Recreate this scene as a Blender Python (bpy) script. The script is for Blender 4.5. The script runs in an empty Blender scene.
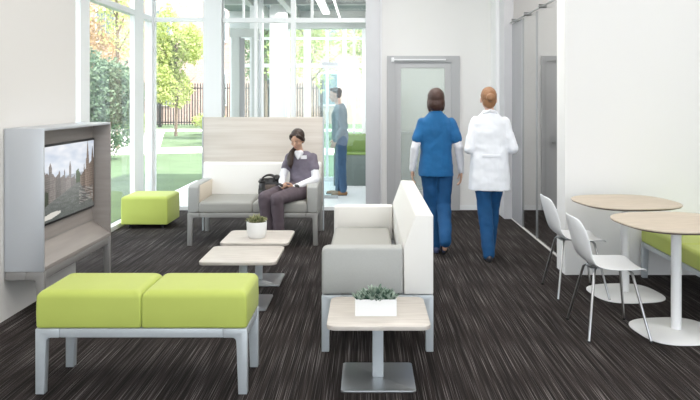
import bpy, bmesh, math, random
import numpy as np
from mathutils import Vector, Matrix, noise
random.seed(7)
C = bpy.context.scene
COL = C.collection
PI = math.pi
PX, PY, F, H = 366.0, 98.0, 700.0, 1.6
def W(px, py, Y):            # photo pixel + distance -> world point
    return Vector(((px-PX)*Y/F, Y, H-(py-PY)*Y/F))

# ------------------------------------------------------------------ materials
MATS = {}
def mat(name, col, rough=.6, metal=0, bump=0, bscale=200, var=0, vscale=6, emis=None, es=0, spec=.5, coat=0, stretch=(1,1,1), sheen=0, trans=0):
    if name in MATS: return MATS[name]
    m = bpy.data.materials.new(name); m.use_nodes = True
    nt = m.node_tree; b = nt.nodes['Principled BSDF']
    b.inputs['Base Color'].default_value = (*col, 1)
    b.inputs['Roughness'].default_value = rough
    b.inputs['Metallic'].default_value = metal
    b.inputs['Specular IOR Level'].default_value = spec
    b.inputs['Coat Weight'].default_value = coat
    b.inputs['Sheen Weight'].default_value = sheen
    if emis: b.inputs['Emission Color'].default_value = (*emis, 1); b.inputs['Emission Strength'].default_value = es
    tc = nt.nodes.new('ShaderNodeTexCoord'); mp = nt.nodes.new('ShaderNodeMapping')
    mp.inputs['Scale'].default_value = stretch
    nt.links.new(tc.outputs['Object'], mp.inputs['Vector'])
    if var:
        n = nt.nodes.new('ShaderNodeTexNoise'); n.inputs['Scale'].default_value = vscale; n.inputs['Detail'].default_value = 4
        nt.links.new(mp.outputs[0], n.inputs['Vector'])
        r = nt.nodes.new('ShaderNodeValToRGB')
        r.color_ramp.elements[0].position = .3; r.color_ramp.elements[1].position = .7
        r.color_ramp.elements[0].color = (*[max(0, c*(1-var)) for c in col], 1)
        r.color_ramp.elements[1].color = (*[min(1, c*(1+var)) for c in col], 1)
        nt.links.new(n.outputs['Fac'], r.inputs['Fac']); nt.links.new(r.outputs[0], b.inputs['Base Color'])
    if bump:
        n2 = nt.nodes.new('ShaderNodeTexNoise'); n2.inputs['Scale'].default_value = bscale; n2.inputs['Detail'].default_value = 2
        bp = nt.nodes.new('ShaderNodeBump'); bp.inputs['Strength'].default_value = bump; bp.inputs['Distance'].default_value = .004
        nt.links.new(mp.outputs[0], n2.inputs['Vector']); nt.links.new(n2.outputs['Fac'], bp.inputs['Height']); nt.links.new(bp.outputs[0], b.inputs['Normal'])
    MATS[name] = m; return m

def glass_mat(name, tint, refl=.06, haze=0, hazecol=(.8,.85,.85)):
    m = bpy.data.materials.new(name); m.use_nodes = True; nt = m.node_tree; nt.nodes.clear()
    o = nt.nodes.new('ShaderNodeOutputMaterial'); t = nt.nodes.new('ShaderNodeBsdfTransparent'); g = nt.nodes.new('ShaderNodeBsdfGlossy')
    t.inputs[0].default_value = (*tint, 1); g.inputs['Roughness'].default_value = .02
    lw = nt.nodes.new('ShaderNodeLayerWeight'); lw.inputs[0].default_value = .5
    pw = nt.nodes.new('ShaderNodeMath'); pw.operation = 'POWER'; pw.inputs[1].default_value = 5
    fr = nt.nodes.new('ShaderNodeMapRange'); fr.inputs[3].default_value = .02; fr.inputs[4].default_value = .6
    nt.links.new(lw.outputs['Facing'], pw.inputs[0]); nt.links.new(pw.outputs[0], fr.inputs[0])
    mx = nt.nodes.new('ShaderNodeMixShader')
    nt.links.new(fr.outputs[0], mx.inputs[0]); nt.links.new(t.outputs[0], mx.inputs[1]); nt.links.new(g.outputs[0], mx.inputs[2])
    last = mx
    if haze:
        d = nt.nodes.new('ShaderNodeBsdfDiffuse'); d.inputs[0].default_value = (*hazecol, 1)
        m2 = nt.nodes.new('ShaderNodeMixShader'); m2.inputs[0].default_value = haze
        nt.links.new(mx.outputs[0], m2.inputs[1]); nt.links.new(d.outputs[0], m2.inputs[2]); last = m2
    nt.links.new(last.outputs[0], o.inputs[0]); return m

def streak_mat(name, c0, c1, scale, rough=.45, lo=.3, hi=.7, c2=None, bump=0, detail=3, spec=.4):
    """streaks: noise squeezed along one axis"""
    m = bpy.data.materials.new(name); m.use_nodes = True; nt = m.node_tree; b = nt.nodes['Principled BSDF']
    b.inputs['Roughness'].default_value = rough; b.inputs['Specular IOR Level'].default_value = spec
    tc = nt.nodes.new('ShaderNodeTexCoord'); mp = nt.nodes.new('ShaderNodeMapping'); mp.inputs['Scale'].default_value = scale
    n = nt.nodes.new('ShaderNodeTexNoise'); n.inputs['Scale'].default_value = 1; n.inputs['Detail'].default_value = detail
    r = nt.nodes.new('ShaderNodeValToRGB'); r.color_ramp.elements[0].position = lo; r.color_ramp.elements[1].position = hi
    r.color_ramp.elements[0].color = (*c0, 1); r.color_ramp.elements[1].color = (*c1, 1)
    if c2: e = r.color_ramp.elements.new((lo+hi)/2); e.color = (*c2, 1)
    L = nt.links.new
    L(tc.outputs['Object'], mp.inputs[0]); L(mp.outputs[0], n.inputs['Vector']); L(n.outputs['Fac'], r.inputs[0]); L(r.outputs[0], b.inputs['Base Color'])
    if bump:
        bp = nt.nodes.new('ShaderNodeBump'); bp.inputs['Strength'].default_value = bump; bp.inputs['Distance'].default_value = .004
        L(n.outputs['Fac'], bp.inputs['Height']); L(bp.outputs[0], b.inputs['Normal'])
    return m

def carpet_mat():
    m = bpy.data.materials.new('charcoal_streaked_carpet'); m.use_nodes = True; nt = m.node_tree; b = nt.nodes['Principled BSDF']
    b.inputs['Roughness'].default_value = .95; b.inputs['Specular IOR Level'].default_value = .15
    L = nt.links.new
    tc = nt.nodes.new('ShaderNodeTexCoord')
    def nz(scale, det):
        mp = nt.nodes.new('ShaderNodeMapping'); mp.inputs['Scale'].default_value = scale
        n = nt.nodes.new('ShaderNodeTexNoise'); n.inputs['Scale'].default_value = 1; n.inputs['Detail'].default_value = det
        L(tc.outputs['Object'], mp.inputs[0]); L(mp.outputs[0], n.inputs['Vector']); return n
    a = nz((300, 1.5, 1), 1.5); r = nt.nodes.new('ShaderNodeValToRGB'); cr = r.color_ramp
    cr.elements[0].position = .30; cr.elements[0].color = (.010, .0075, .007, 1)
    cr.elements[1].position = .78; cr.elements[1].color = (.27, .25, .245, 1)
    e = cr.elements.new(.54); e.color = (.025, .0195, .018, 1)
    e = cr.elements.new(.62); e.color = (.070, .060, .058, 1)
    L(a.outputs['Fac'], r.inputs[0])
    c = nz((40, .7, 1), 1); r2 = nt.nodes.new('ShaderNodeMapRange'); r2.inputs[1].default_value = .35; r2.inputs[2].default_value = .65; r2.inputs[3].default_value = .6; r2.inputs[4].default_value = 1.35
    L(c.outputs['Fac'], r2.inputs[0])
    mx = nt.nodes.new('ShaderNodeMix'); mx.data_type = 'RGBA'; mx.blend_type = 'MULTIPLY'; mx.inputs['Factor'].default_value = 1
    L(r.outputs[0], mx.inputs['A']); L(r2.outputs[0], mx.inputs['B']); L(mx.outputs['Result'], b.inputs['Base Color'])
    return m

def leaf_mat(name, dark, light, trans=.35):
    m = bpy.data.materials.new(name); m.use_nodes = True; nt = m.node_tree; nt.nodes.clear(); L = nt.links.new
    o = nt.nodes.new('ShaderNodeOutputMaterial'); g = nt.nodes.new('ShaderNodeNewGeometry'); r = nt.nodes.new('ShaderNodeValToRGB')
    r.color_ramp.elements[0].color = (*dark, 1); r.color_ramp.elements[1].color = (*light, 1)
    d = nt.nodes.new('ShaderNodeBsdfDiffuse'); t = nt.nodes.new('ShaderNodeBsdfTranslucent'); mx = nt.nodes.new('ShaderNodeMixShader'); mx.inputs[0].default_value = trans
    L(g.outputs['Random Per Island'], r.inputs[0]); L(r.outputs[0], d.inputs[0]); L(r.outputs[0], t.inputs[0])
    L(d.outputs[0], mx.inputs[1]); L(t.outputs[0], mx.inputs[2]); L(mx.outputs[0], o.inputs[0]); return m

def brick_mat():
    m = bpy.data.materials.new('pinkish_brick'); m.use_nodes = True; nt = m.node_tree; b = nt.nodes['Principled BSDF']; L = nt.links.new
    b.inputs['Roughness'].default_value = .9
    tc = nt.nodes.new('ShaderNodeTexCoord'); mp = nt.nodes.new('ShaderNodeMapping'); mp.inputs['Rotation'].default_value = (PI/2, 0, 0)
    br = nt.nodes.new('ShaderNodeTexBrick'); br.inputs['Scale'].default_value = 2.2
    br.inputs['Color1'].default_value = (.41, .285, .245, 1); br.inputs['Color2'].default_value = (.48, .345, .30, 1); br.inputs['Mortar'].default_value = (.55, .47, .42, 1)
    br.inputs['Mortar Size'].default_value = .015
    L(tc.outputs['Object'], mp.inputs[0]); L(mp.outputs[0], br.inputs['Vector']); L(br.outputs['Color'], b.inputs['Base Color']); return m

M = dict(
 wall = mat('white_paint', (.80,.795,.785), .85, bump=.03, bscale=90),
 wall_grey = mat('warm_grey_paint', (.72,.70,.675), .85, bump=.03, bscale=90),
 ceiling = mat('ceiling_paint', (.82,.82,.82), .9),
 lilac = mat('pale_grey_metal_cladding', (.60,.60,.625), .45, var=.02, vscale=3),
 framew = mat('white_window_frame', (.85,.86,.87), .4),
 doorgrey = mat('grey_door_paint', (.44,.445,.455), .5),
 doorleaf = mat('light_grey_door_leaf', (.50,.505,.515), .5),
 sage = mat('sage_grey_door_paint', (.62,.65,.63), .5),
 steel = mat('brushed_steel', (.46,.47,.48), .34, .9),
 chrome = mat('satin_chrome', (.50,.50,.51), .28, 1),
 silver = mat('silver_powder_coat', (.50,.535,.555), .42, .25, var=.02, vscale=40),
 taupe = mat('taupe_grey_powder_coat', (.33,.325,.31), .45, .2),
 silverpanel = mat('silver_side_panel', (.56,.58,.61), .35, .35),
 green = mat('lime_green_upholstery', (.46,.53,.105), .62, bump=.10, bscale=700, var=.03, vscale=3, sheen=.1),
 greenpipe = mat('lime_green_piping', (.40,.47,.10), .6),
 white_up = mat('off_white_upholstery', (.78,.765,.73), .65, bump=.08, bscale=600),
 cream_up = mat('cream_inner_arm_upholstery', (.66,.59,.49), .65, bump=.08, bscale=600),
 grey_up = mat('light_grey_upholstery', (.40,.405,.39), .75, bump=.15, bscale=700, var=.04, vscale=200),
 seat_up = mat('warm_grey_seat_upholstery', (.35,.345,.32), .7, bump=.12, bscale=700, var=.03, vscale=120),
 plastic = mat('white_moulded_plastic', (.80,.81,.82), .38),
 whitebase = mat('white_powder_coat', (.82,.82,.82), .35),
 pot = mat('white_glazed_pot', (.84,.84,.83), .3),
 soil = mat('dark_potting_soil', (.05,.04,.03), .95, bump=.6, bscale=150),
 edge = mat('brown_plywood_edge', (.17,.13,.10), .6),
 black = mat('black_plastic', (.012,.012,.014), .4),
 rubber = mat('black_rubber', (.02,.02,.02), .8),
 tile = mat('pale_grey_tile', (.72,.74,.76), .35, var=.03, vscale=1.5),
 track = mat('aluminium_floor_track', (.75,.74,.72), .4, .3),
 lawn = mat('mown_lawn', (.095,.145,.075), .95, var=.15, vscale=1.2, bump=.5, bscale=30),
 path = mat('pale_concrete_path', (.62,.58,.53), .9, var=.06, vscale=1),
 iron = mat('black_painted_iron', (.02,.018,.018), .6),
 bark = mat('grey_brown_bark', (.16,.12,.09), .9, var=.3, vscale=15),
 skin = mat('light_skin', (.60,.36,.25), .5, var=.03, vscale=20),
 skin2 = mat('fair_skin', (.66,.42,.33), .5),
 lip = mat('rose_lips', (.50,.20,.18), .45),
 eye = mat('dark_lashes', (.02,.015,.012), .5),
 darkhair = mat('dark_brown_hair', (.035,.018,.012), .4, bump=.7, bscale=60, stretch=(6,6,.6)),
 brownhair = mat('brown_bob_hair', (.055,.022,.014), .42, bump=.7, bscale=60, stretch=(6,6,.6)),
 gingerhair = mat('ginger_blond_hair', (.30,.145,.065), .45, bump=.7, bscale=60, stretch=(6,6,.6)),
 blue = mat('royal_blue_scrub_cotton', (.004,.11,.29), .8, bump=.3, bscale=25, var=.10, vscale=6, sheen=.1),
 bluepants = mat('dark_blue_scrub_cotton', (.005,.075,.21), .8, bump=.3, bscale=25, var=.10, vscale=6),
 coat = mat('white_lab_coat_cotton', (.80,.82,.86), .8, bump=.25, bscale=20),
 sleeve = mat('white_knit_sleeve', (.80,.80,.83), .85, bump=.25, bscale=35),
 mauve = mat('mauve_grey_scrub_cotton', (.165,.145,.185), .85, bump=.3, bscale=30, var=.08, vscale=8),
 plum = mat('plum_grey_trouser_cotton', (.105,.080,.095), .85, bump=.3, bscale=25, var=.08, vscale=8),
 sweater = mat('slate_blue_knit', (.17,.22,.25), .9, bump=.3, bscale=60),
 jeans = mat('blue_denim', (.04,.09,.17), .85, bump=.3, bscale=80, var=.1, vscale=8),
 tan = mat('tan_leather', (.30,.16,.07), .5),
 shoe = mat('dark_shoe_leather', (.03,.03,.04), .5),
 shoew = mat('navy_trainer', (.05,.07,.16), .6),
 bag = mat('black_bag_leather', (.014,.012,.012), .38, bump=.4, bscale=25),
 bagtrim = mat('brown_grey_bag_fabric', (.12,.09,.075), .6, bump=.3, bscale=60),
 badge = mat('white_badge_card', (.8,.8,.82), .4),
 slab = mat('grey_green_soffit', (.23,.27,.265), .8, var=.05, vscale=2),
 beam = mat('pale_grey_beam', (.55,.57,.56), .7),
)
M['carpet'] = carpet_mat()
M['laminate'] = streak_mat('pale_ash_laminate', (.50,.455,.41), (.61,.565,.51), (5, 40, 5), .38)
M['oak'] = streak_mat('pale_oak_top', (.45,.38,.30), (.54,.46,.37), (6, 60, 6), .5)
M['screenwood'] = streak_mat('washed_ash_panel', (.58,.52,.46), (.69,.64,.585), (1.2, 1.2, 24), .5)
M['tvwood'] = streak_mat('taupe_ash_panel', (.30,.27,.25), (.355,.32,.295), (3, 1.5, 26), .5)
M['glass'] = glass_mat('clear_glass', (.98,.985,.985))
M['glassblue'] = glass_mat('blue_green_glass', (.88,.95,.96), haze=.05, hazecol=(.6,.8,.85))
M['frost'] = glass_mat('grey_frosted_glass', (.8,.8,.82), haze=.55, hazecol=(.5,.5,.52))
M['doorglass'] = glass_mat('milky_door_glass', (.9,.95,.93), haze=.25, hazecol=(.8,.85,.83))
M['leafdark'] = leaf_mat('dark_green_leaves', (.06,.12,.075), (.28,.37,.25))
M['leafyellow'] = leaf_mat('yellow_green_leaves', (.34,.42,.14), (.70,.74,.36), .5)
M['leafmid'] = leaf_mat('mid_green_leaves', (.08,.17,.06), (.34,.42,.20), .4)
M['leafred'] = leaf_mat('russet_leaves', (.30,.22,.12), (.60,.42,.25), .5)
M['succ'] = leaf_mat('grey_green_succulent', (.05,.10,.07), (.42,.50,.42), .05)
M['succ2'] = leaf_mat('olive_succulent', (.10,.13,.05), (.45,.44,.26), .05)
M['brick'] = brick_mat()

# ------------------------------------------------------------------ mesh helpers
class MB:
    def __init__(s): s.bm = bmesh.new()
    def box(s, x0, x1, y0, y1, z0, z1, bevel=0, seg=2):
        n = bmesh.new(); bmesh.ops.create_cube(n, size=1)
        for v in n.verts: v.co = Vector(((x0+x1)/2+v.co.x*(x1-x0), (y0+y1)/2+v.co.y*(y1-y0), (z0+z1)/2+v.co.z*(z1-z0)))
        if bevel: bmesh.ops.bevel(n, geom=n.edges[:], offset=bevel, segments=seg, profile=.5, affect='EDGES', clamp_overlap=True)
        s.add(n); return s
    def add(s, n, mtx=None):
        me = bpy.data.meshes.new('tmp'); n.to_mesh(me); n.free()
        if mtx: me.transform(mtx)
        s.bm.from_mesh(me); bpy.data.meshes.remove(me); return s
    def loft(s, rings, caps=True):
        bm = s.bm; vr = [[bm.verts.new(p) for p in r] for r in rings]; k = len(rings[0])
        for a, b in zip(vr, vr[1:]):
            for i in range(k): bm.faces.new((a[i], a[(i+1)%k], b[(i+1)%k], b[i]))
        if caps: bm.faces.new(vr[0][::-1]); bm.faces.new(vr[-1])
        return s
    def tube(s, pts, r, k=10, radii=None, ex=1.0):
        pts = [Vector(p) for p in pts]; rings = []
        up = None
        for i, p in enumerate(pts):
            d = (pts[min(i+1, len(pts)-1)]-pts[max(i-1, 0)]).normalized()
            if up is None:
                up = Vector((0,0,1)) if abs(d.z) < .9 else Vector((1,0,0))
            a = d.cross(up).normalized(); b = a.cross(d).normalized(); up = b
            rr = radii[i] if radii else r
            rings.append([p+a*math.cos(t*2*PI/k)*rr*ex+b*math.sin(t*2*PI/k)*rr for t in range(k)])
        return s.loft(rings)
    def lathe(s, prof, k=32, c=(0,0)):
        return s.loft([[Vector((c[0]+r*math.cos(t*2*PI/k), c[1]+r*math.sin(t*2*PI/k), z)) for t in range(k)] for r, z in prof])
    def prism(s, poly, axis, a, b, bevel=0, seg=2):
        n = bmesh.new()
        def P(p, t): return {'x': Vector((t, p[0], p[1])), 'y': Vector((p[0], t, p[1])), 'z': Vector((p[0], p[1], t))}[axis]
        va = [n.verts.new(P(p, a)) for p in poly]; vb = [n.verts.new(P(p, b)) for p in poly]; k = len(poly)
        for i in range(k): n.faces.new((va[i], va[(i+1)%k], vb[(i+1)%k], vb[i]))
        n.faces.new(va[::-1]); n.faces.new(vb)
        bmesh.ops.recalc_face_normals(n, faces=n.faces[:])
        if bevel: bmesh.ops.bevel(n, geom=n.edges[:], offset=bevel, segments=seg, profile=.5, affect='EDGES', clamp_overlap=True)
        return s.add(n)
    def build(s, name, material, parent=None, smooth=True, ang=35, label=None):
        bmesh.ops.recalc_face_normals(s.bm, faces=s.bm.faces[:])
        me = bpy.data.meshes.new(name); s.bm.to_mesh(me); s.bm.free()
        me.materials.append(material)
        if smooth:
            me.polygons.foreach_set('use_smooth', [True]*len(me.polygons)); me.set_sharp_from_angle(angle=math.radians(ang))
        o = bpy.data.objects.new(name, me); COL.objects.link(o)
        if parent: o.parent = parent
        if label: o['label'] = label
        return o
def box(*a, **k): return MB().box(*a, **k)
def rpoly(w, d, r, k=6, cx=0, cy=0):
    out = []
    for qx, qy, a0 in ((1,1,0), (-1,1,PI/2), (-1,-1,PI), (1,-1,1.5*PI)):
        for i in range(k+1):
            a = a0+i*PI/2/k; out.append((cx+qx*(w/2-r)+r*math.cos(a), cy+qy*(d/2-r)+r*math.sin(a)))
    return out
def tag(o, label=None, cat=None, group=None, kind=None):
    if label: o['label'] = label
    if cat: o['category'] = cat
    if group: o['group'] = group
    if kind: o['kind'] = kind
    return o
def thing(name, loc, label, cat, group=None, rz=0):
    o = bpy.data.objects.new(name, None); COL.objects.link(o); o.empty_display_size = .1
    o.location = loc; o.rotation_euler.z = rz
    return tag(o, label, cat, group)
def struct(name, mb, m, parent=None, **k):
    o = mb.build(name, m, parent, **k)
    if not parent: o['kind'] = 'structure'
    return o
def copy_tree(o, parent=None):
    kids = list(o.children); c = o.copy(); COL.objects.link(c)
    if parent: c.parent = parent
    for k in kids: copy_tree(k, c)
    return c

# ------------------------------------------------------------------ the room
LX = -2.6; WX = -3.07; BY = 10.0
struct('floor', box(-3.25, 6.0, -3.5, 10.02, -.1, 0), M['carpet'])
struct('ceiling', box(-3.3, 6.1, -3.5, 10.2, 3.9, 4.1), M['ceiling'])
struct('wall_left', box(-3.2, LX, -3.5, 6.27, 0, 3.9), M['wall_grey'])
struct('wall_side', box(6.0, 6.15, -3.5, 10.2, 0, 3.9), M['wall'])
struct('wall_right', box(1.80, 6.0, 6.33, 6.60, 0, 3.9), M['wall'])
# back wall with the door openings (built from pieces of one wall)
w = MB(); DX0, DX1, DZ = .30, 1.335, 2.2
w.box(.19, DX0, BY, BY+.2, 0, 3.9); w.box(DX0, DX1, BY, BY+.2, DZ, 3.9); w.box(DX1, 2.50, BY, BY+.2, 0, 3.9)
w.box(2.50, 3.55, BY, BY+.2, DZ, 3.9); w.box(3.55, 6.0, BY, BY+.2, 0, 3.9)
struct('wall_back', w, M['wall'], smooth=False)
struct('trim_1', box(1.83, 1.95, 9.26, BY, 0, 3.9), M['lilac'])                       # corner column by the sliding glass
struct('trim_2', box(1.785, 1.83, 9.6, BY, 0, 3.9), M['framew'])
struct('trim_3', box(-.005, .20, 9.88, 10.12, 0, 3.9, bevel=.004), M['lilac'])         # lilac jamb of the window wall
struct('trim_4', box(.20, .225, 9.95, BY, 0, 3.9), M['framew'])
struct('trim_5', box(1.92, 1.95, 6.6, 9.26, 0, .008), M['track'])
struct('baseboard_back', MB().box(.205, DX0, BY-.008, BY, 0, .07).box(DX1, 1.785, BY-.008, BY, 0, .07).box(1.95, 2.5, BY-.008, BY, 0, .07), M['framew'])

# window wall on the left (X = WX), and its return
def win_frame(name, boxes, m, panes=None, gm=None):
    mb = MB()
    for i, b in enumerate(boxes):
        e = .0007*i; mb.box(b[0]-e, b[1]+e, b[2]-e, b[3]+e, b[4], b[5])
    o = struct(name, mb, m, smooth=False)
    if panes:
        g = MB()
        for b in panes: g.box(*b)
        g.build('pane', gm or M['glass'], o, smooth=False)
    return o
win_frame('window_1', [
   (WX-.06, WX+.03, 6.27, 6.42, 0, 3.9), (WX-.03, WX+.03, 7.46, 7.70, 0, 3.9),
   (WX-.06, WX+.03, 6.42, 10.2, 0, .055), (WX-.06, WX+.03, 6.42, 10.1, 2.69, 2.76), (WX-.06, WX+.03, 6.42, 10.1, 3.82, 3.9),
   (WX-.03, WX+.03, 9.20, 9.56, 0, 3.9), (WX-.06, WX+.03, 9.93, 10.14, 0, 3.9)], M['framew'],
   [(WX-.012, WX-.004, 6.42, 7.46, .055, 3.82), (WX-.012, WX-.004, 7.70, 9.20, .055, 3.82), (WX-.012, WX-.004, 9.56, 9.93, .055, 3.82)])
# back left window (x 157..206) and white column
win_frame('window_2', [
   (WX+.03, -2.29, 9.98, 10.05, 0, .055), (WX+.03, -2.29, 9.98, 10.05, 2.69, 2.75), (WX+.03, -2.29, 9.98, 10.05, 3.8, 3.9),
   (WX+.03, WX+.06, 9.98, 10.05, 0, 3.9), (-2.30, -2.05, 9.9, 10.12, 0, 3.9)], M['framew'],
   [(WX+.06, -2.30, 10.01, 10.018, .055, 3.8)])
# central glazing (x 223..366)
def X10(px): return (px-PX)/70.0
dk = struct('trim_6', box(-2.05, -2.035, 9.97, 10.03, 0, 3.9), M['doorgrey'])
win_frame('window_3', [
   (-2.035, -.005, 9.97, 10.04, 0, .05), (-2.035, -.005, 9.95, 10.04, 2.675, 2.74), (-2.035, -.005, 9.97, 10.04, 3.8, 3.9),
   (X10(254.8), X10(257), 9.97, 10.04, 0, 3.9), (X10(291.3), X10(295.6), 9.95, 10.04, 0, 3.9), (X10(311), X10(313.2), 9.97, 10.04, 2.74, 3.9),
   (X10(243), X10(244.2), 9.97, 10.04, 2.74, 3.9)], M['framew'],
   [(-2.035, -.005, 10.0, 10.008, .05, 3.8)])

# vestibule beyond the glass
struct('floor_tiles', box(-3.3, .25, 10.02, 13.6, -.1, 0), M['tile'])
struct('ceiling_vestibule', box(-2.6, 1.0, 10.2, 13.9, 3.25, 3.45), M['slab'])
bm_ = MB()
for x in (-1.9, -1.35, .1): bm_.box(x, x+.1, 10.25, 13.4, 3.08, 3.25)
bm_.box(-2.6, .2, 11.6, 11.68, 3.15, 3.25)
struct('trim_7', bm_, M['beam'], smooth=False)
struct('trim_8', box(-2.6, .2, 13.3, 13.6, 2.93, 3.25), M['beam'])
mb = []
for a, b_ in ((286, 290), (304, 311), (326, 328.5), (342.5, 346.5), (353, 355), (362, 366)):
    mb.append(((a-PX)*13.5/F, (b_-PX)*13.5/F, 13.44, 13.52, 0, 2.93))
mb += [(-2.6, .2, 13.44, 13.52, 2.19, 2.26), (-2.6, .2, 13.44, 13.52, 2.72, 2.77), (-2.6, .2, 13.44, 13.52, 0, .08), (-2.6, -2.5, 13.44, 13.52, 0, 2.93)]
win_frame('window_4', mb, M['framew'], [(-2.5, .2, 13.475, 13.483, .08, 2.93)], glass_mat('pale_blue_far_glass', (.93,.98,.98), haze=.05))
struct('trim_9', box(-1.64, -1.36, 11.9, 12.15, 0, 3.25), M['framew'])                 # white column in the vestibule
# grey double door seen obliquely at the left of the vestibule
d2 = struct('door_2', MB().box(-2.02, -1.90, 10.5, 10.62, 0, 2.62).box(-1.78, -1.66, 10.9, 11.05, 0, 2.62).box(-2.05, -1.60, 10.49, 10.63, 2.52, 2.64), M['sage'], smooth=False)
box(-1.90, -1.83, 10.53, 10.57, .02, 2.5).build('door_leaf', M['doorgrey'], d2)
struct('trim_10', box(-1.86, -1.66, 11.2, 11.35, 0, 3.25), M['framew'])
MB().tube([(-1.58, 10.4, .95), (-1.58, 10.4, 2.56)], .012).tube([(-1.58,10.4,1.05),(-1.58,10.02,1.05)], .008).tube([(-1.58,10.4,2.45),(-1.58,10.02,2.45)], .008).build('door_handle', M['steel'], d2)
struct('door_5', MB().box(.13, .27, 13.4, 13.6, 0, 2.93), M['framew'])
struct('wall_vestibule_right', box(.2, .29, 10.2, 13.6, 0, 3.9), M['wall'])

# door_1: grey frame, leaf, glass, closer
d1 = struct('door_1', MB().box(DX0, DX0+.12, BY-.03, BY+.12, 0, DZ).box(DX1-.12, DX1, BY-.03, BY+.12, 0, DZ).box(DX0+.12, DX1-.12, BY-.03, BY+.12, DZ-.09, DZ), M['doorgrey'], smooth=False)
lf = MB().box(DX0+.12, DX0+.20, BY, BY+.05, .01, DZ-.09).box(DX1-.21, DX1-.12, BY, BY+.05, .01, DZ-.09).box(DX0+.20, DX1-.21, BY, BY+.05, DZ-.17, DZ-.09).box(DX0+.20, DX1-.21, BY, BY+.05, .01, .28).build('door_leaf', M['doorleaf'], d1, smooth=False)
box(DX0+.20, DX1-.21, BY+.02, BY+.028, .28, DZ-.17).build('pane', M['doorglass'], lf, smooth=False)
MB().box(DX0+.09, DX1-.2, BY-.055, BY-.03, 2.135, 2.155).box(DX0+.06, DX0+.10, BY-.07, BY-.03, 2.115, 2.175, bevel=.008).build('door_closer', M['framew'], d1)
MB().tube([(DX1-.165, BY-.05, .95), (DX1-.165, BY-.05, 1.15)], .009).tube([(DX1-.165,BY-.05,.97),(DX1-.165,BY,.97)], .007).tube([(DX1-.165,BY-.05,1.13),(DX1-.165,BY,1.13)], .007).build('door_handle', M['steel'], d1)
struct('ceiling_behind_door', box(.29, 2.2, 10.2, 12.7, 3.0, 3.1), M['ceiling'])
struct('wall_behind_door', MB().box(.29, 2.2, 12.6, 12.7, 0, 3.0).box(2.2, 2.3, 10.2, 12.7, 0, 3.0), M['wall'], smooth=False)
struct('floor_behind_door', box(.29, 2.2, 10.02, 12.6, -.1, 0), M['tile'])
cb = thing('credenza', (1.1, 12.35, 0), 'low grey cabinet seen through the glass of the grey door', 'cabinet')
box(-.7, .7, -.2, .2, .08, .98, bevel=.01).build('body', M['doorgrey'], cb); box(-.72, .72, -.21, .2, .98, 1.01).build('worktop', M['lilac'], cb); box(-.66, .66, -.17, .19, 0, .08).build('plinth', M['doorgrey'], cb)
for i in range(3): box(-.69+i*.465, -.24+i*.465, -.214, -.2, .1, .96, bevel=.003).build('door', M['doorleaf'], cb)
# door_3 deep in the corridor
d3 = struct('door_3', MB().box(2.50, 2.57, BY-.03, BY+.1, 0, DZ).box(3.48, 3.55, BY-.03, BY+.1, 0, DZ).box(2.57, 3.48, BY-.03, BY+.1, DZ-.07, DZ), M['doorgrey'], smooth=False)
l3 = box(2.57, 3.48, BY, BY+.05, .01, DZ-.07).build('door_leaf', M['doorleaf'], d3)
MB().tube([(2.66,BY,.97),(2.66,BY-.06,.97),(2.80,BY-.06,.97)], .011).box(2.63,2.69,BY-.012,BY,.88,1.06).build('door_handle', M['steel'], d3)

# sliding glass partition
win_frame('window_5', [(1.925, 1.945, 8.62, 8.65, .012, 2.58), (1.925, 1.945, 7.92, 7.928, .012, 2.58)], M['steel'],
   [(1.93, 1.94, 6.62, 8.62, .012, 2.58)])
box(1.93, 1.94, 8.65, 9.25, .012, 2.58).build('frosted_pane', M['frost'], bpy.data.objects['window_5'], smooth=False, label='grey frosted end pane of the sliding glass')
rl = struct('trim_11', MB().box(1.90, 1.915, 6.6, 9.26, 2.585, 2.60), M['steel'])
for y in (7.55, 8.25, 8.95):
    MB().tube([(1.86,y,2.59),(1.945,y,2.59)], .022, 14).build('standoff', M['chrome'], rl)

# floor behind the camera etc. is open to daylight
# ------------------------------------------------------------------ furniture kit
def make_frame(root, x0, x1, y0, y1, z, m, sides=((0,0), (1,0), (0,1), (1,1)), rail=.048, leg=.055, foot=.048):
    """silver frame: four tapered corner legs with shoulder, rails between; local coordinates"""
    sh = .13
    for sx, sy in sides:
        poly = [(0,0), (foot,0), (leg,z-rail-.030), (leg+.003,z-rail-.012), (leg+.012,z-rail-.002), (leg+.024,z-rail), (sh,z-rail), (sh,z), (0,z)]
        poly = [((x0+p[0]) if sx == 0 else (x1-p[0]), p[1]) for p in poly]
        ya, yb = (y0, y0+.045) if sy == 0 else (y1-.045, y1)
        mb = MB(); mb.prism(poly, 'y', ya, yb, bevel=.004)
        lg = mb.build('leg', m, root)
        cx = (poly[0][0]+poly[1][0])/2
        MB().lathe([(.012,-.0), (.013,.004), (.010,.006)], 12, (cx, (ya+yb)/2)).build('foot_glide', M['rubber'], lg)
    r = MB()
    for ya, yb in ((y0+.004, y0+.04), (y1-.04, y1-.004)): r.box(x0+(sh if len(sides) == 4 else 0)+.001, x1-sh-.001, ya, yb, z-rail, z, bevel=.003)
    for xa, xb in ((x0+.004, x0+.04), (x1-.04, x1-.004)): r.box(xa, xb, y0+.046, y1-.046, z-rail, z, bevel=.003)
    r.box(x0+.05, x1-.05, y0+.05, y1-.05, z-.02, z-.004)
    r.build('frame', m, root)

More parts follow.
